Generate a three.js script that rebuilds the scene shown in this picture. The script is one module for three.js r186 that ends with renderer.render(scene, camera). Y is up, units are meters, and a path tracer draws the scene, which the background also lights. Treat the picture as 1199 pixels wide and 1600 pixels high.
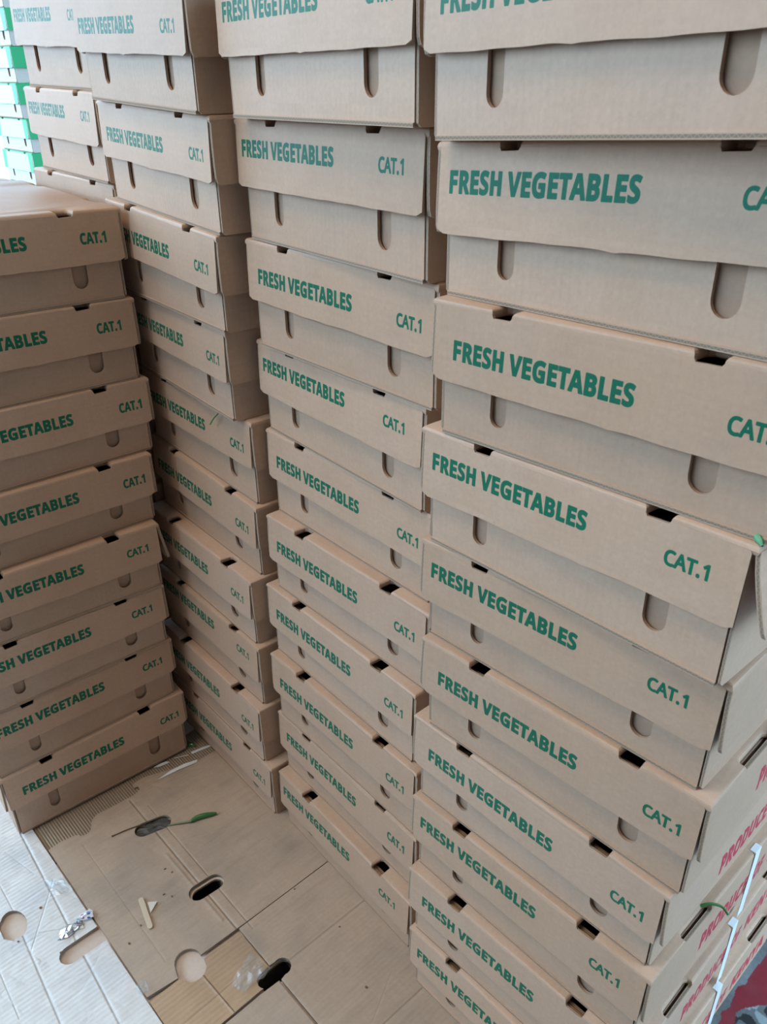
import * as THREE from 'three';
import { RectAreaLightUniformsLib } from 'three/addons/lights/RectAreaLightUniformsLib.js';
import { mergeGeometries, mergeVertices, toCreasedNormals } from 'three/addons/utils/BufferGeometryUtils.js';

// ------------------------------------------------------------------ camera, sky, exposure
const scene = new THREE.Scene();
const camera = new THREE.PerspectiveCamera(64.31, 1199 / 1600, 0.02, 200);
camera.position.set(0.4705, 1.0631, 0.4733);
camera.rotation.order = 'YXZ';
camera.rotation.set(-0.497, 0.8307, -0.0115);
camera.focus = 0.95;
camera.userData.fStop = 22;
scene.add(camera);
scene.background = new THREE.Color(0.5, 0.755, 1.0);   // even overcast sky
scene.backgroundIntensity = 2.6;

const renderer = new THREE.WebGLRenderer({ antialias: true });
renderer.toneMapping = THREE.LinearToneMapping;
renderer.toneMappingExposure = 2.66;
renderer.shadowMap.enabled = true;

// ------------------------------------------------------------------ helpers
function mulberry(a) {
  return () => { a |= 0; a = (a + 0x6d2b79f5) | 0; let t = Math.imul(a ^ (a >>> 15), 1 | a); t = (t + Math.imul(t ^ (t >>> 7), 61 | t)) ^ t; return ((t ^ (t >>> 14)) >>> 0) / 4294967296; };
}
const used = new Map();
function numbered(name) {
  const n = used.get(name) ?? 0; used.set(name, n + 1);
  return n ? name + '_' + String(n).padStart(3, '0') : name;
}
function tag(o, label, category, group) {
  o.userData.label = label; o.userData.category = category;
  if (group) o.userData.group = group;
  return o;
}
function mesh(name, geometry, material, parent) {
  const m = new THREE.Mesh(geometry, material);
  m.name = parent ? name : numbered(name); m.castShadow = m.receiveShadow = true;
  (parent ?? scene).add(m);
  return m;
}
function struct(name, geometry, material) { const m = mesh(name, geometry, material); m.userData.kind = 'structure'; return m; }
function box(x0, x1, y0, y1, z0, z1) {
  return new THREE.BoxGeometry(x1 - x0, y1 - y0, z1 - z0).translate((x0 + x1) / 2, (y0 + y1) / 2, (z0 + z1) / 2);
}
function strip(g) { for (const k of Object.keys(g.attributes)) if (!['position', 'normal', 'uv'].includes(k)) g.deleteAttribute(k); return g.index ? g.toNonIndexed() : g; }
function join(list) { return mergeGeometries(list.map(strip)); }

// ------------------------------------------------------------------ procedural textures
// tiling value noise
function noiseGrid(n, seed) { const r = mulberry(seed), a = new Float32Array(n * n); for (let i = 0; i < n * n; i++) a[i] = r(); return a; }
function sampleNoise(a, n, x, y) {
  const xi = Math.floor(x), yi = Math.floor(y), fx = x - xi, fy = y - yi, sx = fx * fx * (3 - 2 * fx), sy = fy * fy * (3 - 2 * fy);
  const w = (v) => ((v % n) + n) % n, x0 = w(xi), x1 = w(xi + 1), y0 = w(yi) * n, y1 = w(yi + 1) * n;
  return (a[y0 + x0] * (1 - sx) + a[y0 + x1] * sx) * (1 - sy) + (a[y1 + x0] * (1 - sx) + a[y1 + x1] * sx) * sy;
}
const NA = noiseGrid(64, 11), NB = noiseGrid(128, 12), NC = noiseGrid(256, 13);
// kraft paper tone, about 1 on average, u and v in metres; repeats every 0.4 m
function kraftTone(u, v) {
  const c = sampleNoise(NA, 64, u * 40, v * 40) - 0.5, m = sampleNoise(NB, 128, u * 320, v * 320) - 0.5;
  const s = sampleNoise(NC, 256, u * 640, v * 40) - 0.5, h = sampleNoise(NB, 128, u * 20, v * 320) - 0.5, f = sampleNoise(NC, 256, u * 640 + 31, v * 640) - 0.5;
  return 1 + 0.06 * c + 0.05 * m + 0.035 * s + 0.03 * h + 0.05 * f;
}
const toByte = (l) => { l = Math.min(1, Math.max(0, l)); return Math.round(255 * (l <= 0.0031308 ? l * 12.92 : 1.055 * Math.pow(l, 1 / 2.4) - 0.055)); };
function paint(w, h, fn, srgb = true) {       // fn(i, j) -> [r, g, b] linear, row 0 at the bottom
  const data = new Uint8Array(w * h * 4);
  for (let j = 0; j < h; j++) for (let i = 0; i < w; i++) {
    const c = fn(i, j), k = (j * w + i) * 4;
    for (let q = 0; q < 3; q++) data[k + q] = srgb ? toByte(c[q]) : Math.round(255 * Math.min(1, Math.max(0, c[q])));
    data[k + 3] = 255;
  }
  const t = new THREE.DataTexture(data, w, h);
  t.wrapS = t.wrapT = THREE.RepeatWrapping; t.magFilter = THREE.LinearFilter; t.minFilter = THREE.LinearMipmapLinearFilter; t.generateMipmaps = true;
  if (srgb) t.colorSpace = THREE.SRGBColorSpace;
  t.needsUpdate = true;
  return t;
}
// a mask of lettering drawn on a canvas, read back as coverage 0..1 (row 0 at the top)
function letterMask(w, h, draw) {
  const c = document.createElement('canvas'); c.width = w; c.height = h;
  const g = c.getContext('2d'); g.fillStyle = '#000'; g.fillRect(0, 0, w, h); g.fillStyle = '#fff'; g.strokeStyle = '#fff';
  draw(g);
  const d = g.getImageData(0, 0, w, h).data, m = new Float32Array(w * h);
  for (let i = 0; i < w * h; i++) m[i] = d[i * 4] / 255;
  return m;
}
function fitText(g, text, font, cap, x0, x1, base, bold = 0) {   // text with cap height, from x0 to x1 on a baseline
  const size = cap / 0.729;
  g.save(); g.font = font.replace('SIZE', size + 'px'); g.textBaseline = 'alphabetic';
  const wide = g.measureText(text).width;
  g.translate(x0, base); g.scale((x1 - x0) / wide, 1); g.fillText(text, 0, 0);
  if (bold) { g.lineWidth = bold; g.lineJoin = 'round'; g.strokeText(text, 0, 0); }
  g.restore();
}

// ------------------------------------------------------------------ the shed: open loading bay on the left, a doorway on the right
const FLOOR_Y = -0.145;
const plaster = new THREE.MeshStandardMaterial({ color: new THREE.Color(0.2, 0.19, 0.175), roughness: 0.9 });
const roofing = new THREE.MeshStandardMaterial({ color: new THREE.Color(0.25, 0.245, 0.235), roughness: 0.8 });
const yardMat = new THREE.MeshStandardMaterial({ color: new THREE.Color(0.27, 0.235, 0.19), roughness: 0.95 });
// worn floor: grey screed with a band of red paint along the stack, rubbed away in patches
const mixc3 = (a, b, k) => [a[0] + (b[0] - a[0]) * k, a[1] + (b[1] - a[1]) * k, a[2] + (b[2] - a[2]) * k];
const floorMap = paint(1024, 1024, (i, j) => {   // 1.6 m x 1.6 m from (-0.4, -1.2)
  const x = -0.4 + 1.6 * i / 1024, z = -1.2 + 1.6 * (1023 - j) / 1024;
  const n = sampleNoise(NA, 64, x * 14, z * 14), m = sampleNoise(NB, 128, x * 60, z * 60), f = sampleNoise(NC, 256, x * 300, z * 300);
  const g = 0.12 + 0.10 * n + 0.05 * f;
  let c = [g * 0.95, g * 1.0, g * 1.02];
  const edge = 0.287 + 0.012 * (m - 0.5), far = 0.318 + 0.045 * (n - 0.5) + 0.02 * (m - 0.5);
  if (x > edge && x < far) c = [0.24 + 0.05 * f, 0.018 + 0.02 * m, 0.03 + 0.02 * m];
  else if (x >= far && x < 0.6 && m > 0.62) c = [0.03, 0.03, 0.032];
  else if (x >= far && x < 0.6 && m < 0.35) c = [0.34, 0.4, 0.42];
  const k = Math.min(1, Math.min(x + 0.4, 1.2 - x, z + 1.2, 0.4 - z) / 0.12);      // plain screed towards the rim, which goes on over the rest of the floor
  return mixc3([0.175, 0.18, 0.182], c, Math.max(0, k));
});
floorMap.wrapS = floorMap.wrapT = THREE.ClampToEdgeWrapping;
floorMap.repeat.set(1 / 1.6, 1 / 1.6);
const floorMat = new THREE.MeshStandardMaterial({ map: floorMap, roughness: 0.42 });
{
  const g = box(-5, 1.8, FLOOR_Y - 0.2, FLOOR_Y, -2.7, 3.4), P = g.attributes.position, U = g.attributes.uv;
  for (let i = 0; i < P.count; i++) U.setXY(i, P.getX(i) + 0.4, 1.6 - (P.getZ(i) + 1.2));
  struct('floor', g, floorMat);
  struct('ceiling', box(-5.2, 1.8, 4.4, 4.6, -2.7, 3.4), roofing);
  struct('wall_back', box(-5, 1.8, FLOOR_Y, 4.4, -2.7, -2.5), plaster);
  struct('wall_front', join([box(-0.3, 1.8, FLOOR_Y, 4.4, 3.2, 3.4), box(-5, -0.3, 4.0, 4.4, 3.2, 3.4), box(-5, -0.3, FLOOR_Y, 1.25, 3.2, 3.4)]), plaster);   // open above a low wall to the yard on the left
  struct('wall_left', box(-5.2, -5, 3.5, 4.4, -2.7, 3.4), plaster);                    // lintel over the open bay
  struct('wall_right', join([box(1.6, 1.8, FLOOR_Y, 4.4, -0.28, 3.2), box(1.6, 1.8, 3.4, 4.4, -2.5, -0.28)]), plaster);   // doorway at the back
  struct('ground', box(-60, 60, FLOOR_Y - 0.4, FLOOR_Y - 0.201, -60, 60), yardMat);
}


// ceiling panels, hung under the roof: a glowing diffuser and the light just below it
RectAreaLightUniformsLib.init();
function panelLamp(x, y, z, w, d, power, label) {
  const t = new THREE.Group(); t.name = numbered('ceiling_lamp'); scene.add(t); t.position.set(x, y, z);
  const metal = new THREE.MeshStandardMaterial({ color: new THREE.Color(0.7, 0.7, 0.7), roughness: 0.5 });
  mesh('housing', join([box(-w / 2 - 0.02, w / 2 + 0.02, 0.015, 0.07, -d / 2 - 0.02, d / 2 + 0.02), box(-w / 2 - 0.02, -w / 2, -0.005, 0.015, -d / 2 - 0.02, d / 2 + 0.02), box(w / 2, w / 2 + 0.02, -0.005, 0.015, -d / 2 - 0.02, d / 2 + 0.02), box(-w / 2, w / 2, -0.005, 0.015, -d / 2 - 0.02, -d / 2), box(-w / 2, w / 2, -0.005, 0.015, d / 2, d / 2 + 0.02)]), metal, t);
  for (const s of [-1, 1]) mesh('hanger', box(s * w * 0.4 - 0.006, s * w * 0.4 + 0.006, 0.07, 4.4 - y, -0.006, 0.006), metal, t);
  mesh('diffuser', box(-w / 2, w / 2, 0.002, 0.012, -d / 2, d / 2), new THREE.MeshStandardMaterial({ color: 0xffffff, emissive: new THREE.Color(1, 0.82, 0.62), emissiveIntensity: 0.5 }), t);
  const l = new THREE.RectAreaLight(new THREE.Color(1, 0.82, 0.62), power, w, d); l.position.set(0, -0.008, 0); l.rotation.x = -Math.PI / 2; t.add(l);
  tag(t, label, 'lamp');
}
panelLamp(-0.4, 3.5, 1.1, 1.4, 0.9, 3.7, 'warm white ceiling panel lamp above the stacks, out of the picture');
const W = 0.3, DEPTH = 0.4, HS = 0.0654, T = 0.0035;            // carton face width, depth, lid skirt, board thickness
const KRAFT = [0.505, 0.335, 0.238], GREEN = [0.0, 0.125, 0.07], RED = [0.45, 0.022, 0.05];
const mixc = (a, b, k) => [a[0] + (b[0] - a[0]) * k, a[1] + (b[1] - a[1]) * k, a[2] + (b[2] - a[2]) * k];
const kraftAt = (u, v) => { const t = kraftTone(u, v), w = sampleNoise(NA, 64, u * 27.5 + 9, v * 27.5) - 0.5; return [KRAFT[0] * t, KRAFT[1] * t * (1 - 0.02 * w), KRAFT[2] * t * (1 - 0.06 * w)]; };
// flute washboard and fibre relief for a bump map; flutes run along v
const reliefAt = (u, v) => 0.5 + 0.16 * Math.sin((u / 0.4) * 56 * 2 * Math.PI) + 0.5 * (sampleNoise(NB, 128, u * 320, v * 320) - 0.5) + 0.25 * (sampleNoise(NC, 256, u * 640, v * 640) - 0.5);
const kraftMap = paint(1024, 1024, (i, j) => kraftAt(i * 0.4 / 1024, j * 0.4 / 1024));
const reliefMap = paint(1024, 1024, (i, j) => { const r = reliefAt(i * 0.4 / 1024, j * 0.4 / 1024); return [r, r, r]; }, false);
function frontPrint(kind, ink = GREEN) {
  const w = 2048, h = 444, k = w / W;
  const m = letterMask(w, h, (g) => {
    fitText(g, 'FRESH VEGETABLES', 'bold SIZE sans-serif', 0.0153 * k, 0.0153 * k, 0.1822 * k, 0.0424 * k, 9);
    if (kind === 'bold') fitText(g, 'CAT.1', 'bold SIZE sans-serif', 0.0132 * k, 0.2475 * k, 0.2834 * k, 0.0428 * k, 6);
    else fitText(g, 'CAT.1', 'SIZE sans-serif', 0.0114 * k, 0.2471 * k, 0.2834 * k, 0.0424 * k, 9);
  });
  return paint(w, h, (i, j) => {
    const u = i / k, v = j / k, n = sampleNoise(NC, 256, u * 1900, v * 1900);
    return mixc(kraftAt(u, v), ink, m[(h - 1 - j) * w + i] * (0.965 + 0.035 * n));
  });
}
const printNormal = frontPrint('normal'), printBold = frontPrint('bold');
const sidePrint = (() => {
  const w = 2048, h = 333, k = w / DEPTH;
  const m = letterMask(w, h, (g) => {
    fitText(g, 'PRODUCE', 'bold SIZE sans-serif', 0.0245 * k, 0.100 * k, 0.203 * k, 0.0585 * k, 12);
    fitText(g, 'OF', 'bold SIZE sans-serif', 0.0245 * k, 0.2165 * k, 0.24 * k, 0.0585 * k, 12);
    fitText(g, 'KENYA', 'bold SIZE sans-serif', 0.0245 * k, 0.252 * k, 0.342 * k, 0.0585 * k, 12);
  });
  return paint(w, h, (i, j) => { const u = i / k, v = j / k; return mixc(kraftAt(u, v), RED, m[(h - 1 - j) * w + i] * (0.9 + 0.1 * sampleNoise(NC, 256, u * 1200, v * 1200))); });
})();
// the cut edge of corrugated board: two pale liners and a wave between; u along the edge, v across the thickness
const edgeMap = paint(64, 32, (i, j) => {
  const y = j / 31, wave = 0.5 + 0.3 * Math.sin((i / 64) * 2 * Math.PI), liner = y < 0.2 || y > 0.8;
  const k = liner ? 1 : Math.abs(y - wave) < 0.15 ? 0.7 : 0.5;
  return [0.46 * k, 0.33 * k, 0.235 * k];
});
function boardMaterials(tone, warm) {         // kraft, printed fronts and printed sides of one paper tone
  const color = new THREE.Color(tone, tone * (1 - warm * 0.4), tone * (1 - warm));
  const m = (map) => new THREE.MeshPhysicalMaterial({ map, color, ior: 1.4, roughness: 0.52, bumpMap: reliefMap, bumpScale: 0.00013 });
  const printed = (map) => new THREE.MeshPhysicalMaterial({ map, color, ior: 1.3, roughness: 0.46 });
  return { kraft: m(kraftMap), normal: printed(printNormal), bold: printed(printBold), side: printed(sidePrint) };
}
const papers = [boardMaterials(1, 0), boardMaterials(0.95, 0.05), boardMaterials(1.04, 0.02)];
const edgeMat = new THREE.MeshStandardMaterial({ map: edgeMap, roughness: 0.85 });
const linerMat = new THREE.MeshStandardMaterial({ map: kraftMap, color: new THREE.Color(0.8, 0.76, 0.72), roughness: 0.8 });
const strapMat = new THREE.MeshStandardMaterial({ color: new THREE.Color(0.82, 0.85, 0.9), roughness: 0.35 });

// ------------------------------------------------------------------ carton building
const AXES = {                                  // a, b, c of a flat board -> x, y, z of the carton
  front: (a, b, c) => [a, b, c], right: (a, b, c) => [c, b, -a], left: (a, b, c) => [-c, b, a - DEPTH], back: (a, b, c) => [-a, b, -c], top: (a, b, c) => [a, c, -b],
};
// outline in (a, b); the board's outer face lies at c = 0; cap uv in metres, rim uv along and across the cut
function board(outline, holes, axis, offset, opt = {}) {
  const s = new THREE.Shape(outline.map((p) => new THREE.Vector2(...p)));
  for (const h of holes ?? []) s.holes.push(new THREE.Path(h.map((p) => new THREE.Vector2(...p))));
  const t = opt.t ?? T;
  const g = new THREE.ExtrudeGeometry(s, { depth: t, bevelEnabled: false, curveSegments: 8 });
  const P = g.attributes.position, U = g.attributes.uv, caps = g.groups[0].count;
  const uvs = opt.uv ?? ((a, b) => [a / 0.4, b / 0.4]);
  for (let i = 0; i < P.count; i++) {
    const a = P.getX(i), b = P.getY(i), c = P.getZ(i) - t;
    if (i < caps) U.setXY(i, ...uvs(a, b)); else U.setXY(i, U.getX(i) / 0.0045, -c / t);
    let q = AXES[axis](a, b, c);
    q = [q[0] + offset[0], q[1] + offset[1], q[2] + offset[2]];
    if (opt.bend) q = opt.bend(q);
    P.setXYZ(i, ...q);
  }
  g.computeVertexNormals();
  return g;
}
function warp(g, f) { const P = g.attributes.position; for (let i = 0; i < P.count; i++) P.setY(i, f(P.getX(i), -P.getY(i), P.getZ(i))); g.computeVertexNormals(); return g; }
function arc(cx, cy, rx, ry, a0, a1, n) { const r = []; for (let i = 0; i <= n; i++) { const a = a0 + (a1 - a0) * i / n; r.push([cx + rx * Math.cos(a), cy + ry * Math.sin(a)]); } return r; }
const PI = Math.PI;

/* one lidded carton. o: top = (x, z) -> height of the lid's top, bottom = (x, z) -> height of the tray's underside (both in the carton's own frame),
   du, dv the print's slip, flare = [left, right] how far the skirts spring open at the bottom, strap */
function carton(name, o) {
  const rnd = mulberry(o.seed), root = new THREE.Group();
  root.name = numbered(name); scene.add(root);
  const M = o.materials ?? papers[Math.floor(rnd() * papers.length)];
  const off = [rnd() * 0.4, rnd() * 0.4], uv = (a, b) => [a / 0.4 + off[0], b / 0.4 + off[1]];
  const lidY = (u, v, w) => o.top(u, w) - v;
  const trayY = (u, v, w) => { const a = o.top(u, w), b = o.bottom(u, w); return v < 0.01 ? a - v : a + (b - a) * (v / o.H); };
  const slots = [[0.0589, 0.0777], [0.2229, 0.2428]], [fl, fr] = o.flare ?? [0.0015 + rnd() * 0.001, 0.0006 + rnd() * 0.0008], lean = o.lean ?? 0.0022 + rnd() * 0.0012;
  const wave = [rnd() * 6, rnd() * 6, 0.0002 + rnd() * 0.0004], kink = 0.13 + rnd() * 0.05;
  const hem = (u) => wave[2] * Math.sin(u * 42 + wave[0]) + 0.0002 * Math.sin(u * 130 + wave[1]) - 0.0011 * Math.exp(-(((u - kink) / 0.004) ** 2));
  // lid: the top board with its rounded folds is the part, its skirts are sub-parts
  const e = 0.0042, r = 0.0042, out = [[-e, 0]];
  for (const [s0, s1] of slots) out.push([s0, 0], [s0 + 0.001, 0.0165], [s0 + 0.004, 0.019], [s1 - 0.004, 0.019], [s1 - 0.001, 0.0165], [s1, 0]);
  out.push([W + e, 0]);
  const grip = [[0.0603, 0.1105], [0.2895, 0.3397]];
  for (const [g0, g1] of grip) out.push([W + e, g0], [W - 0.001, g0 + 0.0005], [W - 0.0035, g0 + 0.004], [W - 0.0035, g1 - 0.004], [W - 0.001, g1 - 0.0005], [W + e, g1]);
  out.push([W + e, DEPTH], [-e, DEPTH]);
  for (const [g0, g1] of [...grip].reverse()) out.push([-e, g1], [0.001, g1 - 0.0005], [0.0035, g1 - 0.004], [0.0035, g0 + 0.004], [0.001, g0 + 0.0005], [-e, g0]);
  const shape = new THREE.Shape(out.map((p) => new THREE.Vector2(...p)));
  let tg = new THREE.ExtrudeGeometry(shape, { depth: 0.0006, bevelEnabled: true, bevelThickness: r, bevelSize: r, bevelOffset: -r, bevelSegments: 4, curveSegments: 4 });
  {
    const P = tg.attributes.position, U = tg.attributes.uv;
    for (let i = 0; i < P.count; i++) {
      const a = P.getX(i), b = P.getY(i), c = P.getZ(i) - 0.0006 - r;
      U.setXY(i, ...uv(a + c, b + c)); P.setXYZ(i, a, c, -b);
    }
    tg.deleteAttribute('normal'); tg.clearGroups();
    tg = mergeVertices(tg, 1e-6); warp(tg, lidY); tg = toCreasedNormals(tg, 0.7);
  }
  const lid = mesh('lid', tg, M.kraft, root);
  const v0 = 0.0046, front = [];
  front.push([0.0002, -v0 - 0.002]);
  const steps = 44;
  for (let i = 0; i <= steps; i++) { const u = 0.0002 + (W - 0.0004) * i / steps, c = i === 0 || i === steps ? 0.003 : 0; front.push([u, -HS + hem(u) + c]); }
  front.push([W - 0.0002, -v0 - 0.002], [W - 0.0012, -v0]);
  for (const [s0, s1] of [...slots].reverse()) front.push([s1, -v0], [s1 - 0.0015, -v0 - 0.0022], [s0 + 0.0015, -v0 - 0.0026], [s0, -v0]);
  front.push([0.0012, -v0]);
  const swing = (q) => [q[0], q[1], q[2] + lean * (-q[1] / HS)];
  const pu = o.du ?? 0, pv = o.dv ?? 0;
  const printUv = (a, b) => [(a - pu) / W, 1 + (b + pv) / HS];
  mesh('front_skirt', warp(board(front, null, 'front', [0, 0, 0], { uv: o.plain ? uv : printUv, bend: swing, t: 0.002 }), lidY), [o.plain ? M.kraft : M[o.print ?? 'normal'], M.edge ?? edgeMat], lid);
  // side skirts, sprung open a little at the front lower corner
  for (const side of ['left', 'right']) {
    const f = side === 'left' ? fl : fr, sg = side === 'left' ? -1 : 1, pts = [], D = DEPTH - 0.004, lo = HS + 0.0015;
    const A = (w) => (side === 'right' ? w : DEPTH - w);                 // distance from the front -> board coordinate
    pts.push([0.0012, -v0], [0.0006, -0.02], [0.0004, -0.035], [0.0004, -0.05], [0.0008, -lo + 0.006], [0.0025, -lo + 0.0015], [0.006, -lo]);
    for (let i = 1; i <= 16; i++) pts.push([0.006 + (D - 0.006) * i / 16, -lo + 0.0004 * Math.sin(i * 2.1 + wave[0])]);
    pts.push([D, -v0]);
    for (const [g0, g1] of [...grip].reverse()) pts.push([g1, -v0], [g1 - 0.003, -v0 - 0.002], [g0 + 0.003, -v0 - 0.002], [g0, -v0]);
    for (const w of [0.04, 0.02, 0.01]) pts.push([w, -v0]);
    const ring = pts.map(([w, b]) => [A(w), b]); if (side === 'left') ring.reverse();
    const bend = (q) => [q[0] + sg * f * Math.pow(Math.max(0, -q[1] / HS), 1.3) * Math.exp(-Math.max(0, -q[2]) / 0.1), q[1], q[2]];
    const suv = (a, b) => [(side === 'right' ? a : DEPTH - a) / DEPTH * 1, 1 + b / HS];
    const suvL = (a, b) => [a / DEPTH, 1 + b / HS];
    mesh('side_skirt', warp(board(ring.reverse().reverse(), null, side, side === 'right' ? [W + e - 0.0002, 0, -0.0003] : [-e + 0.0002, 0, -0.0003], { uv: o.plain ? uv : side === 'right' ? suv : suvL, bend }), lidY), [o.plain || o.plainSides ? M.sidePlain ?? M.kraft : M.side, M.edge ?? edgeMat], lid);
  }
  mesh('back_skirt', warp(board([[-W, -HS], [0, -HS], [0, -v0], [-W, -v0]], null, 'back', [0, 0, -DEPTH], { uv }), lidY), [M.kraft, M.edge ?? edgeMat], lid);
  // tray: bottom board is the part, its walls are sub-parts
  const ins = 0.0062, H = o.H, tk = o.trayMaterial ?? M.kraft;
  const tray = mesh('tray', warp(board([[ins, 0.004], [W - ins, 0.004], [W - ins, DEPTH - 0.006], [ins, DEPTH - 0.006]], null, 'top', [0, -H + T, 0], { uv }), (u, v, w) => o.bottom(u, w) + (H - v)), [tk, edgeMat], root);
  const slit = (x0, x1) => { const c = (x0 + x1) / 2, q = (x1 - x0) / 2, vb = 0.0945; return [[x0, -0.045], ...arc(c, -vb + q * 1.05, q, q * 1.05, PI, 2 * PI, 10), [x1, -0.045]]; };
  const holes = [slit(0.0573, 0.0735), slit(0.2301, 0.2496)];
  const tf = [[ins, -0.015]]; for (let i = 0; i <= 12; i++) { const u = ins + (W - 2 * ins) * i / 12; tf.push([u, -H + (i % 12 ? 0.0003 * Math.sin(i * 1.9 + wave[1]) : 0.002)]); } tf.push([W - ins, -0.015]);
  mesh('front_wall', warp(board(tf, holes, 'front', [0, 0, -ins + 0.0008], { uv, t: 0.003 }), trayY), [tk, linerMat], tray);
  mesh('front_liner', warp(board([[0.0068, -H + 0.004], [W - 0.0068, -H + 0.004], [W - 0.0068, -0.0165], [0.0068, -0.0165]], null, 'front', [0, 0, -ins - T - 0.0004], { uv, t: 0.003 }), trayY), [linerMat, edgeMat], tray);
  for (const side of ['left', 'right']) {
    const A = (w) => (side === 'right' ? w : DEPTH - w), D = DEPTH - 0.006, b = -H;
    const ring = [[ins + 0.0004, -0.0085], [ins, -0.04], [ins, b + 0.003], [ins + 0.003, b], [D, b], [D, -0.0085]].map(([w, y]) => [A(w), y]);
    if (side === 'left') ring.reverse();
    mesh('side_wall', warp(board(ring, side === 'right' && o.hole ? [[...arc(0.066, -0.0775, 0.006, 0.0042, 0, PI * 2, 12)]] : null, side, side === 'right' ? [W - 0.0026, 0, 0] : [0.0026, 0, 0], { uv, t: 0.0024 }), trayY), [tk, edgeMat], tray);
  }
  mesh('back_wall', warp(board([[-W + ins, -H], [-ins, -H], [-ins, -0.0085], [-W + ins, -0.0085]], null, 'back', [0, 0, -DEPTH + 0.006], { uv }), trayY), [tk, edgeMat], tray);
  if (o.strap) {                                 // flat plastic strap round the box, parallel to its front
    const w0 = o.strap[0], half = 0.0065, u0 = o.strap[1], st = 0.0005, X = W + e;
    const top = box(u0, X - 0.002, 0, st, -w0 - half, -w0 + half);
    const bendTop = box(X - 0.002, X + st, -0.002, st, -w0 - half, -w0 + half);
    const down = new THREE.BoxGeometry(st, o.H - 0.009, half * 2, 1, 6, 1).translate(X + st / 2 + 0.0004, -(o.H - 0.009) / 2, -w0);
    const P = down.attributes.position;
    for (let i = 0; i < P.count; i++) P.setX(i, P.getX(i) + fr * Math.pow(Math.min(1, Math.max(0, -P.getY(i) / HS)), 1.3) * 0.13 * (P.getY(i) < -HS ? 0.3 : 1));
    mesh('strap', warp(join([top, bendTop, down]), lidY), strapMat, root);
  }
  return root;
}

// ------------------------------------------------------------------ the stacks: x, top, z of each carton's front upper left corner, turn, slope across, slope in depth, slip of the print (x, y)
const stackA = [
  [-0.9355, 1.1622, -0.0789, -0.0971, -0.0342, 0.0001, -0.0042, -0.007],  // A1
  [-0.9435, 1.045, -0.0782, -0.1001, -0.0144, 0.0003, -0.0043, -0.0066],  // A2
  [-0.9514, 0.9313, -0.0721, -0.0459, -0.0019, 0, 0, 0],  // A3
];
const stackB = [
  [-0.6236, 1.1473, -0.0306, -0.0908, -0.029, -0, -0.0026, 0.0031],  // B1
  [-0.6268, 1.0298, -0.0443, -0.0851, -0.0311, -0.0001, 0.0035, 0.0029],  // B2
  [-0.64, 0.9108, -0.0407, -0.0699, -0.0343, -0.0001, -0.0002, 0.0037],  // B3
  [-0.6552, 0.7939, -0.0541, -0.0864, -0.0005, -0.0001, 0.0027, 0.003],  // B4
  [-0.646, 0.6764, -0.0569, -0.0376, -0.0022, 0, 0.0017, 0.0043],  // B5
  [-0.6474, 0.5599, -0.0552, -0.0456, -0.0302, -0.0001, 0.001, 0.005],  // B6
  [-0.6514, 0.4455, -0.0361, -0.0393, -0.0054, -0.0001, 0.0006, 0.0028],  // B7
  [-0.6483, 0.3328, -0.0332, -0.0323, -0.0056, -0, -0.0049, -0.0076],  // B8
  [-0.6484, 0.2205, -0.0224, -0.0268, -0.0012, -0.0001, 0.0027, 0.0077],  // B9
  [-0.6357, 0.1083, -0.0252, -0.0285, 0.0011, -0.0001, 0.0026, 0.0053],  // B10
];
const stackC = [
  [-0.2953, 1.1424, -0.0213, -0.1106, 0.0092, 0.0002, -0.0041, -0.0057],  // C1
  [-0.3129, 1.0236, -0.043, -0.0843, 0.0081, 0, -0.0061, -0.0068],  // C2
  [-0.3144, 0.9032, -0.0448, -0.0408, 0.0021, 0.0003, 0.0041, 0.0026],  // C3
  [-0.3344, 0.7836, -0.0616, -0.0702, 0.0079, 0, -0.0069, -0.0064],  // C4
  [-0.3318, 0.6671, -0.0624, -0.0391, -0.0046, 0, 0.0022, 0.004],  // C5
  [-0.3263, 0.5517, -0.0481, -0.0239, 0.0033, -0.0001, 0.0026, 0.0041],  // C6
  [-0.3365, 0.4394, -0.0446, -0.0417, -0.0011, 0.0001, 0.0029, 0.0046],  // C7
  [-0.329, 0.3264, -0.0359, -0.0267, -0.0106, -0, 0.0022, 0.006],  // C8
  [-0.3302, 0.2119, -0.04, -0.035, -0.0202, -0.0002, 0.0021, 0.0011],  // C9
  [-0.323, 0.1045, -0.0266, -0.0397, -0.0073, -0, -0.0075, -0.003],  // C10
];
const stackD = [
  [0.0154, 1.1414, 0.0124, -0.1245, 0.023, 0.0002, 0, 0],  // D1
  [0.0128, 1.0249, -0.0073, -0.0473, 0.0526, 0.0003, -0.0051, -0.0067],  // D2
  [0.0193, 0.9081, 0.0011, -0.0136, 0.031, 0.0003, 0.0054, 0.0032],  // D3
  [0.0038, 0.7929, -0.0039, -0.031, 0.0382, 0.0004, -0.0048, -0.0054],  // D4
  [0.0029, 0.6743, -0.0063, 0.0132, 0.0179, 0, -0.0054, -0.0052],  // D5
  [0.0096, 0.5619, -0.0018, 0.0223, 0.0066, 0, 0.0048, 0.0038],  // D6
  [-0.0032, 0.4462, -0.0044, 0.0016, -0.0054, 0.0037, 0.0048, 0.0052],  // D7
  [0, 0.3336, 0, 0.0005, 0.0203, -0.0074, -0.0051, -0.0031],  // D8
  [0.0046, 0.2195, 0.0094, 0.0198, 0.0047, -0.0003, 0.0041, 0.003],  // D9
  [0.0068, 0.1107, 0.0099, 0.0042, 0.0127, -0.0037, -0.0044, -0.0001],  // D10
];
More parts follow.
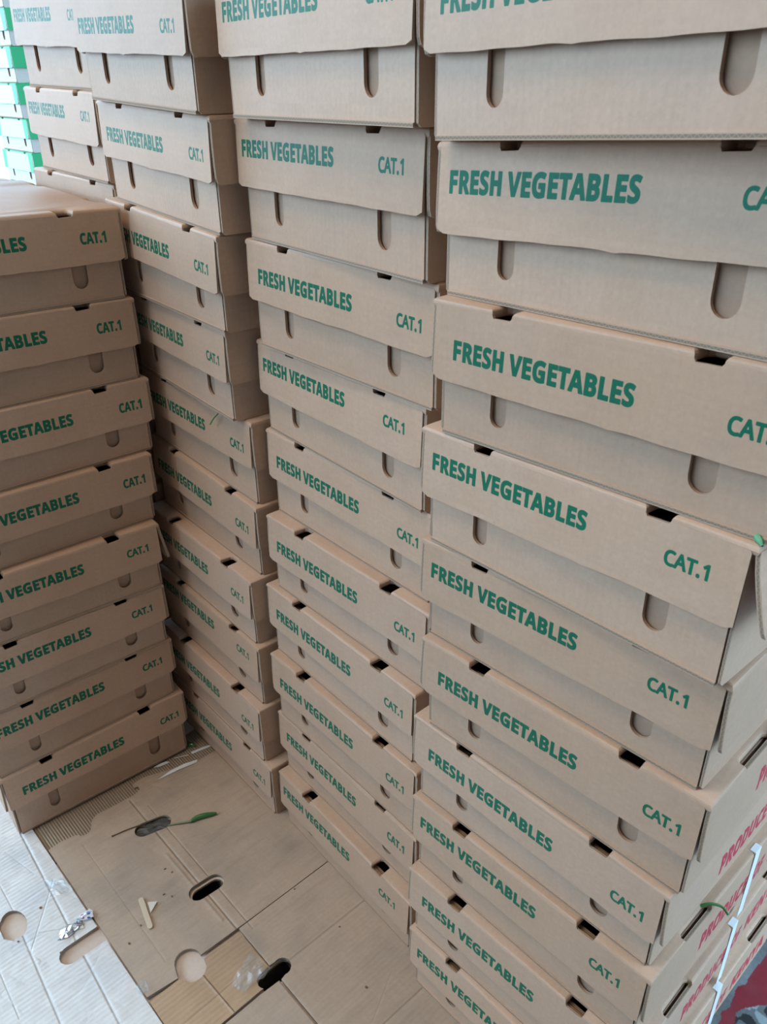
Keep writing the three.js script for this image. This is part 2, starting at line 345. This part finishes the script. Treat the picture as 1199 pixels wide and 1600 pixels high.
const stackE = [
  [-0.5935, 0.9151, 0.2779, 1.4919, -0.0124, -0, -0.0022, -0.0025],  // E1
  [-0.5915, 0.7995, 0.277, 1.5072, -0.011, 0, -0.0018, -0.0026],  // E2
  [-0.5877, 0.6847, 0.2739, 1.5227, -0.0044, -0.0002, 0.0062, -0.0008],  // E3
  [-0.5819, 0.5738, 0.2909, 1.52, -0.0017, -0.0001, 0.0069, -0.0005],  // E4
  [-0.5764, 0.4654, 0.3027, 1.4942, 0.0027, -0.0003, 0.0008, -0.0028],  // E5
  [-0.5765, 0.3546, 0.3078, 1.5173, 0.0003, -0, -0.0022, -0.0033],  // E6
  [-0.5801, 0.2436, 0.3072, 1.5276, 0.0109, -0.0002, 0.0006, -0.0029],  // E7
  [-0.581, 0.1277, 0.3024, 1.5168, 0.0198, -0.0003, 0.0075, 0.0036],  // E8
];
const ORD = ['topmost', 'second', 'third', 'fourth', 'fifth', 'sixth', 'seventh', 'eighth', 'ninth', 'bottom'];
const stacks = { A: stackA, B: stackB, C: stackC, D: stackD, E: stackE };
const where = { A: 'far left row of the wall', B: 'stack in the inner corner', C: 'stack left of the nearest one', D: 'nearest right-hand stack', E: 'dark stack standing on the left' };
const groups = { A: 'cartons at the far end of the wall', B: 'cartons stacked in the inner corner', C: 'cartons stacked in the middle of the wall', D: 'cartons in the nearest stack', E: 'cartons in the stack on the left' };
const H0 = 0.113, SHEET = 0.0002;
// the plane of a carton's top in the world: height at (X, Z)
function topPlane(b) {
  const [x, y, z, a, tx, tz] = b, c = Math.cos(a), s = Math.sin(a);
  return (X, Z) => { const dx = X - x, dz = Z - z, u = dx * c - dz * s, w = dx * s + dz * c; return y + tx * (u - W / 2) + tz * w; };
}
const special = {
  D1: { flare: [0.001, 0.002], gap: (u) => 0.0035 * Math.sin(Math.PI * Math.max(0, Math.min(1, (u - 0.07) / 0.2))) }, D4: { flare: [0.002, 0.017], lean: 0.003 }, D5: { flare: [0.002, 0.003], hole: true }, D6: { flare: [0.003, 0.0015] }, D7: { flare: [0.003, 0.003] },
  D8: { strap: [0.207, 0.2985] }, D9: { strap: [0.207, 0.2985] }, D10: { strap: [0.207, 0.2985] },
  C1: { flare: [0.001, 0.0005] }, C9: { print: 'bold' }, E1: { print: 'bold' }, E2: { print: 'bold' }, E3: { print: 'bold' }, E4: { print: 'bold' }, E5: { flare: [0.003, 0.011] },
  A1: { flare: [0.002, 0.0005] }, A2: { flare: [0.002, 0.0005] },
};
const looks = {
  D1: 'kraft vegetable carton cut by the frame, topmost of the nearest right-hand stack', D4: 'kraft vegetable carton whose lid flap is sprung wide open at its right corner',
  D8: 'kraft vegetable carton with a white strap and a green stalk in its grip hole', D9: 'kraft vegetable carton with a white strap, second from the bottom of the nearest stack',
  D10: 'kraft vegetable carton with a white strap, lowest in the nearest right-hand stack', E1: 'dark kraft vegetable carton on top of the left stack, its pale lid top showing',
  B5: 'kraft vegetable carton in the inner corner with a green sprig on its lid', C10: 'bottom kraft vegetable carton on the floor sheet, left of the nearest stack',
  E8: 'bottom kraft vegetable carton of the left stack, its whole front on view', B10: 'bottom kraft vegetable carton in the inner corner, half behind the left stack',
  C9: 'kraft vegetable carton with heavier CAT.1 lettering, second from the bottom in the middle stack',
};
const cartonOf = {};
for (const [key, list] of Object.entries(stacks)) list.forEach((b, k) => {
  const id = key + (k + 1), [x, y, z, a, tx, tz, du, dv] = b, c = Math.cos(a), s = Math.sin(a), below = list[k + 1];
  const under = below ? topPlane(below) : () => (key === 'A' ? y - H0 : SHEET);
  const at = (u, w) => [x + c * u + s * w, z - s * u + c * w];
  const base = under(...at(W / 2, 0));
  const t = carton('vegetable_carton', {
    seed: 100 + key.charCodeAt(0) * 20 + k, H: H0, du, dv, ...(special[id] ?? {}),
    top: (u, w) => y + tx * (u - W / 2) + tz * w - base, bottom: (u, w) => under(...at(u, w)) + (below ? 0.0005 : 0) + (special[id]?.gap && w > -0.01 ? special[id].gap(u) : 0) - base,
  });
  t.position.set(x, base, z); t.rotation.y = a;
  cartonOf[id] = t;
  tag(t, looks[id] ?? (k === list.length - 1 && key !== 'A' ? `kraft vegetable carton, lowest one of the ${where[key]}` : `kraft vegetable carton, ${ORD[k]} from the top of the ${where[key]}`), 'carton', groups[key]);
});
// the same cartons go on down behind the left stack, and once more behind its top one
function copyOf(src, label, group, x, y, z, a) { const r = src.clone(); r.name = numbered('vegetable_carton'); scene.add(r); r.position.set(x, y, z); r.rotation.y = a; tag(r, label, 'carton', group); return r; }
{
  const plain = carton('vegetable_carton', { seed: 5, H: H0, top: () => H0, bottom: () => 0.0005 });
  const [x0, y, z, a] = stackA[2], x = x0 - 0.03, n = 'kraft vegetable carton hidden behind the left stack', g = 'cartons hidden behind the left stack';
  let first = true;
  for (let k = 1; k <= 7; k++) { const Y = y - H0 - k * ((y - H0) / 7); if (first) { plain.position.set(x, Y, z); plain.rotation.y = a; tag(plain, n, 'carton', g); first = false; } else copyOf(plain, n, g, x, Y, z, a); }
  for (let k = 0; k < 8; k++) copyOf(plain, k === 7 ? 'kraft vegetable carton whose pale top shows just behind the left stack' : n, k === 7 ? 'cartons in the stack on the left' : g, -1.02, k * 0.1136 + 0.001, 0.247, 1.5);
}

// ------------------------------------------------------------------ what the stacks stand on: pallets, layers of flattened cartons
const wood = new THREE.MeshStandardMaterial({ color: new THREE.Color(0.2, 0.13, 0.08), roughness: 0.9 });
function pallet(x0, x1, label) {
  const t = new THREE.Group(); t.name = numbered('wooden_pallet'); scene.add(t);
  const cx = (x0 + x1) / 2, z0 = -0.411, z1 = 0.819, y = -0.013; t.position.set(cx, FLOOR_Y, (z0 + z1) / 2);
  const put = (name, g) => mesh(name, g.translate(-cx, -FLOOR_Y, -(z0 + z1) / 2), wood, t);
  for (let k = 0; k < 9; k++) { const z = z0 + 0.05 + k * (z1 - z0 - 0.1) / 8; put('board', box(x0, x1, y - 0.018, y, z - 0.045, z + 0.045)); }
  for (const x of [x0 + 0.05, cx, x1 - 0.05]) { put('beam', box(x - 0.045, x + 0.045, FLOOR_Y + 0.018, y - 0.018, z0, z1)); put('runner', box(x - 0.05, x + 0.05, FLOOR_Y + 0.0005, FLOOR_Y + 0.018, z0, z1)); }
  tag(t, label, 'pallet', 'pallets under the cartons');
}
pallet(-0.67, 0.272, 'wooden pallet under the nearest cartons, in shadow above the red floor');
pallet(-1.47, -0.69, 'wooden pallet under the left stack, hidden by floor cardboard');

const seg = (x, z, ax, az, bx, bz) => { const dx = bx - ax, dz = bz - az, k = Math.max(0, Math.min(1, ((x - ax) * dx + (z - az) * dz) / (dx * dx + dz * dz))); return Math.hypot(x - ax - k * dx, z - az - k * dz); };
const bell = (d, s) => Math.exp(-((d / s) ** 2));
// score lines of the trodden tan sheet and of the white one: [ax, az, bx, bz, width, depth]
const tanCreases = [[-0.53, 0.1385, 0.3, 0.1365, 0.0016, 1], [-0.5, 0.1215, -0.2, 0.121, 0.0012, 0.55], [-0.393, 0.148, -0.24, 0.146, 0.0025, -0.6], [-0.118, -0.4, -0.126, 0.125, 0.0016, 0.7], [0.03, -0.4, 0.023, 0.13, 0.0014, 0.6],
  [-0.41, 0.14, -0.36, 0.02, 0.001, -0.25], [-0.5, 0.235, -0.24, 0.236, 0.0012, 0.25], [-0.02, 0.02, 0.02, 0.1, 0.001, 0.2]];
const whiteCreases = [[-0.62, 0.296, -0.2, 0.321, 0.0016, 1], [-0.42, 0.363, -0.15, 0.384, 0.0016, 1], [-0.47, 0.295, -0.38, 0.365, 0.001, 0.5], [-0.7, 0.353, -0.45, 0.359, 0.001, 0.6], [-0.40, 0.345, -0.37, 0.30, 0.0012, 0.7], [-0.52, 0.4, -0.3, 0.412, 0.001, 0.6], [-0.57, 0.33, -0.5, 0.312, 0.001, 0.4]];
function sheetTextures(x0, z0, creases, base, flute, soil, rough = 0) {   // 1 m x 0.5 m from (x0, z0); bump and colour
  const w = 2048, h = 1024, map = (i, j) => [x0 + i / 2048, z0 + 0.5 - j / 2048];
  const relief = (x, z) => { let r = 0.6 + 0.02 * Math.sin(x / 0.0068 * 2 * Math.PI) * flute + 0.06 * (sampleNoise(NA, 64, x * 55, z * 55) - 0.5) + 0.12 * (sampleNoise(NB, 128, x * 9, z * 9) - 0.5) - rough * (0.16 * (1 - Math.abs(2 * sampleNoise(NA, 64, x * 18 + z * 9, z * 16) - 1)) ** 6 + 0.2 * (sampleNoise(NC, 256, x * 90, z * 90) - 0.5) + 0.12 * (1 - Math.abs(2 * sampleNoise(NB, 128, x * 44, z * 30 + x * 12) - 1)) ** 8); for (const [a, b, c, d, s, k] of creases) r -= 0.32 * k * bell(seg(x, z, a, b, c, d), s); return r; };
  const color = (i, j) => {
    const [x, z] = map(i, j); let t = kraftTone(x, z) + 0.008 * flute * Math.sin(x / 0.0068 * 2 * Math.PI);
    const n = sampleNoise(NA, 64, x * 22, z * 22), m = sampleNoise(NB, 128, x * 130, z * 28), q = sampleNoise(NC, 256, x * 420, z * 60), p = sampleNoise(NB, 128, x * 60 + 7, z * 60);
    t *= 1 - soil * (0.22 * Math.max(0, n - 0.45) + 0.16 * Math.max(0, m - 0.55) + 0.14 * Math.max(0, q - 0.7) + (p > 0.9 ? 0.5 * (p - 0.9) : 0));
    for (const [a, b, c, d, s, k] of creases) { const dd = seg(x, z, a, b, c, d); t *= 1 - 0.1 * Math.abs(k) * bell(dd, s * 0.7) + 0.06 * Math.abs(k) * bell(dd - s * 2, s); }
    const g = soil * 0.35 * Math.max(0, n - 0.35);
    return [base[0] * t * (1 - g * 0.15), base[1] * t, base[2] * t * (1 + g * 0.2)];
  };
  return { map: paint(w, h, color), bumpMap: paint(w, h, (i, j) => { const r = relief(...map(i, j)); return [r, r, r]; }, false) };
}
const sheetUv = (x0, z0) => (a, b) => [a - x0, (b + z0 + 0.5) / 0.5];
const tan = new THREE.MeshStandardMaterial({ ...sheetTextures(-0.72, -0.1, tanCreases, [0.425, 0.312, 0.23], 1, 1.25, 0.35), roughness: 0.62, bumpScale: 0.004 });
const pale = new THREE.MeshStandardMaterial({ ...sheetTextures(-0.72, 0.26, whiteCreases, [0.69, 0.65, 0.62], 1.6, 1, 1), roughness: 0.5, bumpScale: 0.004 });
const under = new THREE.MeshStandardMaterial({ map: kraftMap, color: new THREE.Color(1.25, 1.5, 1.75), roughness: 0.8 });
// board whose top paper is torn off, so that the flutes lie bare
const bare = (() => { const f = (i) => 0.5 + 0.5 * Math.sin(i / 64 * 2 * Math.PI);
  return new THREE.MeshStandardMaterial({ roughness: 0.85, bumpScale: 0.0012, bumpMap: paint(64, 8, (i) => [f(i), f(i), f(i)], false),
    map: paint(64, 256, (i, j) => { const k = 0.74 + 0.26 * f(i), n = 0.85 + 0.3 * NA[(j * 7 + (i >> 4)) % 4096]; return [0.36 * k * n, 0.265 * k * n, 0.185 * k * n]; }) }); })();
function sheet(label, outline, holes, y, mat, uv) {   // outline in world (x, z)
  const g = board(outline.map(([x, z]) => [x, -z]), (holes ?? []).map((h) => h.map(([x, z]) => [x, -z])), 'top', [0, y, 0], { uv, t: 0.0036 });
  return tag(mesh('cardboard_sheet', g, [mat, edgeMat]), label, 'cardboard', 'flattened cartons on the floor');
}
function capsule(ax, az, bx, bz, r, n = 10) {         // long hole round the line a-b
  const an = Math.atan2(bz - az, bx - ax);
  return [...arc(bx, bz, r, r, an - PI / 2, an + PI / 2, n), ...arc(ax, az, r, r, an + PI / 2, an + PI * 1.5, n)];
}
const uvT = sheetUv(-0.72, -0.1), uvP = sheetUv(-0.72, 0.26), uvK = (a, b) => [a / 0.4, b / 0.4];
const holes12 = [capsule(-0.4605, 0.151, -0.453, 0.121, 0.0138), capsule(-0.302, 0.147, -0.3005, 0.12, 0.0138)];
sheet('pale lower board seen through the holes of the trodden sheets', [[-1.46, -0.42], [0.262, -0.42], [0.262, 0.78], [-1.46, 0.78]], [capsule(-0.126, 0.149, -0.126, 0.122, 0.0125), capsule(-0.300, 0.145, -0.2985, 0.12, 0.0125)], -0.0084, under, uvK);
sheet('board with bare brown flutes in front of the left stack', [[-0.66, -0.4], [-0.5, -0.4], [-0.5, 0.2795], [-0.66, 0.2795]], null, -0.0046, bare, (a, b) => [b / 0.0042, a / 0.09]);
sheet('flattened carton under the left stack', [[-1.4, -0.41], [-0.603, -0.41], [-0.603, 0.2785], [-1.4, 0.2785]], null, -0.0006, tan, uvT);
const S1 = [[-0.527, 0.2785], [-0.529, 0.256], [-0.526, 0.239], ...arc(-0.5265, 0.2215, 0.0115, 0.012, PI / 2.4, -PI / 2.4, 6), [-0.534, 0.204], [-0.541, 0.193], [-0.538, 0.16], [-0.536, 0.127], [-0.541, 0.114], [-0.549, 0.114], [-0.55, 0.121], [-0.56, 0.118], [-0.561, 0.099], [-0.545, 0.052], [-0.531, 0.01], [-0.529, -0.031], [-0.529, -0.4],
  [-0.2125, -0.4], [-0.2135, 0.1], [-0.2155, 0.196], ...arc(-0.2185, 0.2135, 0.0195, 0.0185, -PI / 2.2, -PI * 1.46, 10), [-0.2125, 0.2345], [-0.208, 0.2355], [-0.213, 0.2785]];
sheet('tan flattened carton with two oval holes, trodden and stained', S1, holes12, -0.0006, tan, uvT);
const S2 = [[-0.2105, -0.4], [0.262, -0.4], [0.262, 0.1355], [-0.112, 0.1355], ...arc(-0.126, 0.124, 0.0125, 0.0125, 0.3, -PI - 0.3, 12).reverse().map((q) => q).reverse(), [-0.139, 0.1355], [-0.2125, 0.1355]];
sheet('clean tan flattened carton in front of the stack wall, scored across', S2, null, -0.0008, tan, uvT);
const S3 = [[-0.2065, 0.1375], [-0.139, 0.1375], ...arc(-0.126, 0.149, 0.0125, 0.0135, -PI - 0.4, -PI - 2.2, 6), [-0.119, 0.164], [-0.1175, 0.279], [-0.206, 0.279], [-0.2065, 0.2335], ...arc(-0.2055, 0.2145, 0.0175, 0.0185, PI / 2.1, -PI / 2.1, 10), [-0.2085, 0.195]];
const brownTape = new THREE.MeshPhysicalMaterial({ ...sheetTextures(-0.72, -0.1, [[-0.2, 0.21, -0.118, 0.206, 0.0012, -1.2], [-0.155, 0.14, -0.15, 0.28, 0.001, 0.5]], [0.46, 0.3, 0.185], 3, 1.2, 0.5), bumpScale: 0.004, roughness: 0.5, clearcoat: 0.7, clearcoatRoughness: 0.18 });
sheet('brown taped carton flap with shiny ribs beside the black hole', S3, null, -0.0016, brownTape, uvT);
sheet('greyish ribbed carton flap in front of the nearest stack', [[-0.113, 0.138], [0.262, 0.138], [0.262, 0.279], [-0.1145, 0.279], [-0.1145, 0.165]], null, -0.0012, tan, uvT);
const slotP = [[-0.3245, 0.281], [-0.3245, 0.322], ...arc(-0.3385, 0.326, 0.0145, 0.0155, 0, PI, 10), [-0.353, 0.322], [-0.353, 0.281]];
sheet('white flattened carton with a finger slot at its edge', [[-1.45, 0.281], ...slotP.slice().reverse(), [0.262, 0.2805], [0.262, 0.78], [-1.45, 0.78]], [[...arc(-0.437, 0.3665, 0.026, 0.0165, PI * 0.75, PI * 2.15, 14), [-0.411, 0.376], [-0.424, 0.3855], [-0.45, 0.384]]], -0.0006, pale, uvP);

// ------------------------------------------------------------------ litter on the floor sheets
const green = new THREE.MeshPhysicalMaterial({ color: new THREE.Color(0.02, 0.13, 0.025), roughness: 0.3, clearcoat: 0.5 });
const stemGreen = new THREE.MeshStandardMaterial({ color: new THREE.Color(0.06, 0.2, 0.05), roughness: 0.55 });
const paleStem = new THREE.MeshStandardMaterial({ color: new THREE.Color(0.16, 0.2, 0.1), roughness: 0.6 });
const paper = new THREE.MeshStandardMaterial({ color: new THREE.Color(0.72, 0.73, 0.75), roughness: 0.75, side: THREE.DoubleSide });
const twigMat = new THREE.MeshStandardMaterial({ color: new THREE.Color(0.16, 0.1, 0.06), roughness: 0.9 });
const curve = (pts) => new THREE.CatmullRomCurve3(pts.map((p) => new THREE.Vector3(...p)));
// a tube whose radius follows r(t)
function taper(pts, r, seg = 24, sides = 10) {
  const c = curve(pts), g = new THREE.TubeGeometry(c, seg, 1, sides, false), P = g.attributes.position, n = sides + 1, q = new THREE.Vector3();
  for (let i = 0; i <= seg; i++) { c.getPointAt(i / seg, q); const k = r(i / seg); for (let j = 0; j < n; j++) { const a = i * n + j; P.setXYZ(a, q.x + (P.getX(a) - q.x) * k, q.y + (P.getY(a) - q.y) * k, q.z + (P.getZ(a) - q.z) * k); } }
  g.computeVertexNormals(); return g;
}
{
  const t = new THREE.Group(); t.name = numbered('green_chili'); scene.add(t); t.position.set(-0.4185, 0, 0.085);
  const L = (x, y, z) => [x + 0.4185, y, z - 0.085];
  mesh('pod', taper([L(-0.4195, 0.0035, 0.0885), L(-0.4185, 0.004, 0.077), L(-0.413, 0.0042, 0.064), L(-0.405, 0.0038, 0.049)], (k) => 0.0008 + 0.0034 * Math.pow(Math.sin(PI * Math.min(0.97, 0.12 + 0.86 * k)), 0.7)), green, t);
  mesh('stem', taper([L(-0.4395, 0.0012, 0.1185), L(-0.433, 0.002, 0.108), L(-0.4265, 0.003, 0.0985), L(-0.4193, 0.0036, 0.088)], (k) => 0.0009 + 0.0008 * k), paleStem, t);
  tag(t, 'green chili pepper with a long pale stem lying on the tan sheet', 'chili');
}
tag(mesh('bean_piece', taper([[-0.583, -0.0015, 0.006], [-0.574, -0.0008, -0.002], [-0.564, -0.0015, -0.008]], (k) => 0.0006 + 0.003 * Math.sin(PI * (0.05 + 0.9 * k)), 12), green), 'short piece of green bean in the dark corner by the stacks', 'bean');
tag(mesh('twig', taper([[-0.482, 0.0006, 0.1945], [-0.4775, 0.0012, 0.172], [-0.471, 0.001, 0.15]], (k) => (k < 0.06 ? 0.0018 : 0.0009), 16, 6), twigMat), 'thin brown twig whose end dips into the oval hole', 'twig');
tag(mesh('green_stalk', taper([[0.2925, 0.3335, -0.102], [0.302, 0.3385, -0.112], [0.311, 0.3365, -0.118], [0.318, 0.3335, -0.1165]], (k) => 0.0018 - 0.0007 * k, 16, 8), stemGreen), 'thin green stalk stuck in the grip hole of a carton', 'stalk');
tag(mesh('sprig', taper([[-0.43, 0.651, -0.0385], [-0.42, 0.662, -0.0385], [-0.412, 0.6705, -0.0415]], (k) => 0.0011 - 0.0004 * k, 10, 6), stemGreen), 'tiny green sprig on the lid front in the inner corner', 'sprig');
tag(mesh('leaf_scrap', taper([[0.2985, 0.8005, -0.004], [0.303, 0.8012, 0], [0.308, 0.799, 0.004]], (k) => 0.0008 + 0.0018 * Math.sin(PI * k), 10, 8), new THREE.MeshStandardMaterial({ color: new THREE.Color(0.1, 0.32, 0.15), roughness: 0.4 })), 'small green leaf scrap on the corner with the open flap', 'leaf');
function scrap(label, pts, y, mat = paper, name = 'paper_scrap', category = 'paper', thick = 0.0006, lift = 0.0015) {
  const s = new THREE.Shape(pts.map(([x, z]) => new THREE.Vector2(x, -z))), g = new THREE.ExtrudeGeometry(s, { depth: thick, bevelEnabled: false }).rotateX(-PI / 2).translate(0, y, 0), P = g.attributes.position;
  for (let i = 0; i < P.count; i++) P.setY(i, P.getY(i) + lift * (0.5 + 0.5 * Math.sin(P.getX(i) * 300 + P.getZ(i) * 210)));
  g.computeVertexNormals();
  return tag(mesh(name, g, mat), label, category);
}
scrap('small white paper shred lying in the strip of bare flutes', [[-0.571, 0.073], [-0.565, 0.064], [-0.5635, 0.045], [-0.569, 0.049], [-0.573, 0.06]], -0.0044);
scrap('narrow white paper shred at the edge of the flute strip', [[-0.567, 0.037], [-0.5645, 0.034], [-0.5555, 0.012], [-0.559, 0.014]], -0.0044);
scrap('white paper shred reaching into the inner corner', [[-0.559, 0.006], [-0.5545, 0.006], [-0.5465, -0.03], [-0.551, -0.031], [-0.555, -0.014]], -0.0042);
scrap('longest white paper shred on the edge of the tan sheet', [[-0.5375, 0.083], [-0.5365, 0.076], [-0.533, 0.045], [-0.526, 0.013], [-0.532, 0.008], [-0.5385, 0.032], [-0.541, 0.056]], -0.0004);
scrap('torn triangle of cream paper beside the wooden stick', [[-0.3375, 0.2105], [-0.328, 0.1995], [-0.318, 0.2155], [-0.327, 0.213]], -0.0004, new THREE.MeshStandardMaterial({ color: new THREE.Color(0.62, 0.57, 0.48), roughness: 0.8 }), 'paper_scrap', 'paper', 0.0008, 0.004);
{
  const a = [-0.3465, 0.2155], b = [-0.2995, 0.2265], an = Math.atan2(b[1] - a[1], b[0] - a[0]);
  const s = new THREE.Shape(capsule(...a, ...b, 0.0034).map(([x, z]) => new THREE.Vector2(x, -z)));
  tag(mesh('wooden_stick', new THREE.ExtrudeGeometry(s, { depth: 0.0012, bevelEnabled: true, bevelSize: 0.0004, bevelThickness: 0.0004, bevelSegments: 2 }).rotateX(-PI / 2).translate(0, 0.0012, 0), new THREE.MeshStandardMaterial({ color: new THREE.Color(0.58, 0.46, 0.33), roughness: 0.7 })), 'short flat wooden stick lying on the tan sheet', 'stick');
}
// crumpled film: a strip bent up and down at random
function crumple(pts, seed, amp, n = 9, m = 5) {       // pts: four corners (x, z) in order
  const r = mulberry(seed), g = new THREE.PlaneGeometry(1, 1, n, m), P = g.attributes.position;
  for (let i = 0; i < P.count; i++) {
    const s = P.getX(i) + 0.5, t = P.getY(i) + 0.5, q = (k) => (pts[0][k] * (1 - s) + pts[1][k] * s) * (1 - t) + (pts[3][k] * (1 - s) + pts[2][k] * s) * t;
    const e = s > 0.01 && s < 0.99 && t > 0.01 && t < 0.99 ? 1 : 0.35;
    P.setXYZ(i, q(0) + (r() - 0.5) * 0.006, amp * e * r(), q(1) + (r() - 0.5) * 0.005);
  }
  const h = g.toNonIndexed(); h.computeVertexNormals(); return h;
}
const foil = new THREE.MeshStandardMaterial({ color: new THREE.Color(0.8, 0.82, 0.85), metalness: 0.9, roughness: 0.25, side: THREE.DoubleSide });
const film = new THREE.MeshPhysicalMaterial({ color: new THREE.Color(0.93, 0.95, 0.96), transmission: 0.85, thickness: 0, roughness: 0.12, side: THREE.DoubleSide, specularIntensity: 1 });
tag(mesh('foil_strip', crumple([[-0.367, 0.331], [-0.38, 0.321], [-0.38, 0.29], [-0.364, 0.296]], 3, 0.006).translate(0, 0.0005, 0), foil), 'crumpled silver foil strip along the slot in the white sheet', 'foil');
{
  const dots = paint(128, 128, (i, j) => { const k = Math.floor(i / 32) + Math.floor(j / 32), d = Math.hypot((i % 32) - 16, (j % 32) - 16); return d < 9 ? (k % 2 ? [0.5, 0.02, 0.12] : [0.02, 0.12, 0.5]) : [0.8, 0.82, 0.86]; });
  const g = crumple([[-0.377, 0.303], [-0.3815, 0.297], [-0.382, 0.277], [-0.3655, 0.279]], 8, 0.004, 6, 3).translate(0, 0.0035, 0);
  for (let i = 0; i < g.attributes.uv.count; i++) g.attributes.uv.setXY(i, g.attributes.uv.getX(i) * 1.4, g.attributes.uv.getY(i) * 0.8);
  tag(mesh('spotted_wrapper', g, new THREE.MeshStandardMaterial({ map: dots, roughness: 0.35, metalness: 0.2, side: THREE.DoubleSide })), 'silver wrapper scrap printed with red and blue spots', 'wrapper');
}
tag(mesh('plastic_film', crumple([[-0.478, 0.312], [-0.462, 0.283], [-0.432, 0.281], [-0.44, 0.303]], 21, 0.007).translate(0, 0.0005, 0), film), 'crumpled clear film at the top edge of the white sheet', 'film');
tag(mesh('plastic_film', crumple([[-0.172, 0.142], [-0.128, 0.143], [-0.13, 0.185], [-0.15, 0.19]], 34, 0.008, 8, 8).translate(0, 0.0005, 0), film), 'crumpled clear film beside the black hole in the floor cardboard', 'film');
tag(mesh('plastic_film', crumple([[-0.24, 0.28], [-0.231, 0.262], [-0.216, 0.272], [-0.222, 0.284]], 55, 0.004, 5, 4).translate(0, 0.0005, 0), film), 'small shiny film bit where the tan and white sheets meet', 'film');
tag(mesh('dark_plastic', crumple([[-0.476, 0.166], [-0.436, 0.162], [-0.438, 0.108], [-0.474, 0.11]], 77, 0.0035, 8, 8).translate(0, -0.0082, 0), new THREE.MeshStandardMaterial({ color: new THREE.Color(0.07, 0.068, 0.066), roughness: 0.5, side: THREE.DoubleSide })), 'dark grey crumpled plastic seen inside the oval hole by the chili', 'plastic');
{
  const r = mulberry(91), list = [[-0.335, 0.186], [-0.323, 0.179], [-0.372, 0.163], [-0.362, 0.158], [-0.12, 0.03], [-0.21, 0.04], [-0.315, 0.235], [-0.3, 0.26], [-0.44, 0.328], [-0.41, 0.372], [-0.35, 0.335], [-0.03, 0.06]].map(([x, z]) => { const g = new THREE.IcosahedronGeometry(0.0009 + 0.0006 * r(), 0); g.scale(1 + r(), 0.6, 1 + r()); g.translate(x + r() * 0.004, 0.0003, z); return g; });
  const c = mesh('crumbs', mergeGeometries(list), twigMat); tag(c, 'dark crumbs scattered over the floor cardboard', 'crumbs'); c.userData.kind = 'stuff';
}

// ------------------------------------------------------------------ green-lidded cartons at the far left
{
  const gk = { color: new THREE.Color(0.02, 0.5, 0.2), roughness: 0.45 }, whiteBoard = new THREE.MeshStandardMaterial({ color: new THREE.Color(0.7, 0.7, 0.68), roughness: 0.6 });
  const g = new THREE.MeshStandardMaterial(gk);
  const frontMap = paint(512, 128, (i, j) => { const u = i / 512, s = 0.1 + 0.03 * (j / 128); return u > s && u < 1 - s ? [0.62, 0.86, 0.74] : [0.02, 0.5, 0.2]; });
  const gf = new THREE.MeshStandardMaterial({ map: frontMap, roughness: 0.4 }), kinds = { kraft: g, sidePlain: g, normal: gf, bold: gf, side: g, edge: whiteBoard };
  const base = carton('green_carton', { seed: 300, H: H0, top: () => H0 - 0.0006, bottom: () => 0, materials: kinds, trayMaterial: whiteBoard, plainSides: true });
  const words_ = ['bottom', 'second', 'third', 'fourth', 'fifth', 'sixth'];
  for (let k = 0; k < 12; k++) {
    let o = base;
    if (k) { o = base.clone(); o.name = numbered('green_carton'); scene.add(o); }
    o.position.set(-3.07 - 0.004 * Math.sin(k * 2.3), 0.02 + k * H0, -0.775 + 0.006 * Math.sin(k * 1.7)); o.rotation.y = -0.02 + 0.02 * Math.sin(k * 3.1);
    const seen = ['at the very top, cut by the frame', 'just under the topmost one', 'third from the top', 'fourth from the top', 'lowest still in view'];
    tag(o, k < 7 ? 'green-lidded carton of the far stack hidden behind the kraft cartons' : `green-lidded white carton in the far left stack, ${seen[11 - k]}`, 'carton', k < 7 ? 'hidden green-lidded cartons' : 'green-lidded cartons at the far left');
  }
  const p = new THREE.Group(); p.name = numbered('wooden_pallet'); scene.add(p); p.position.set(-2.92, FLOOR_Y, -0.98);
  for (let k = 0; k < 5; k++) mesh('board', box(-0.22, 0.22, 0.142, 0.1645, -0.24 + k * 0.1, -0.16 + k * 0.1), wood, p);
  for (const x of [-0.17, 0, 0.17]) mesh('beam', box(x - 0.04, x + 0.04, 0, 0.142, -0.24, 0.24), wood, p);
  tag(p, 'wooden pallet under the far green-lidded stack', 'pallet');
}
renderer.render(scene, camera);
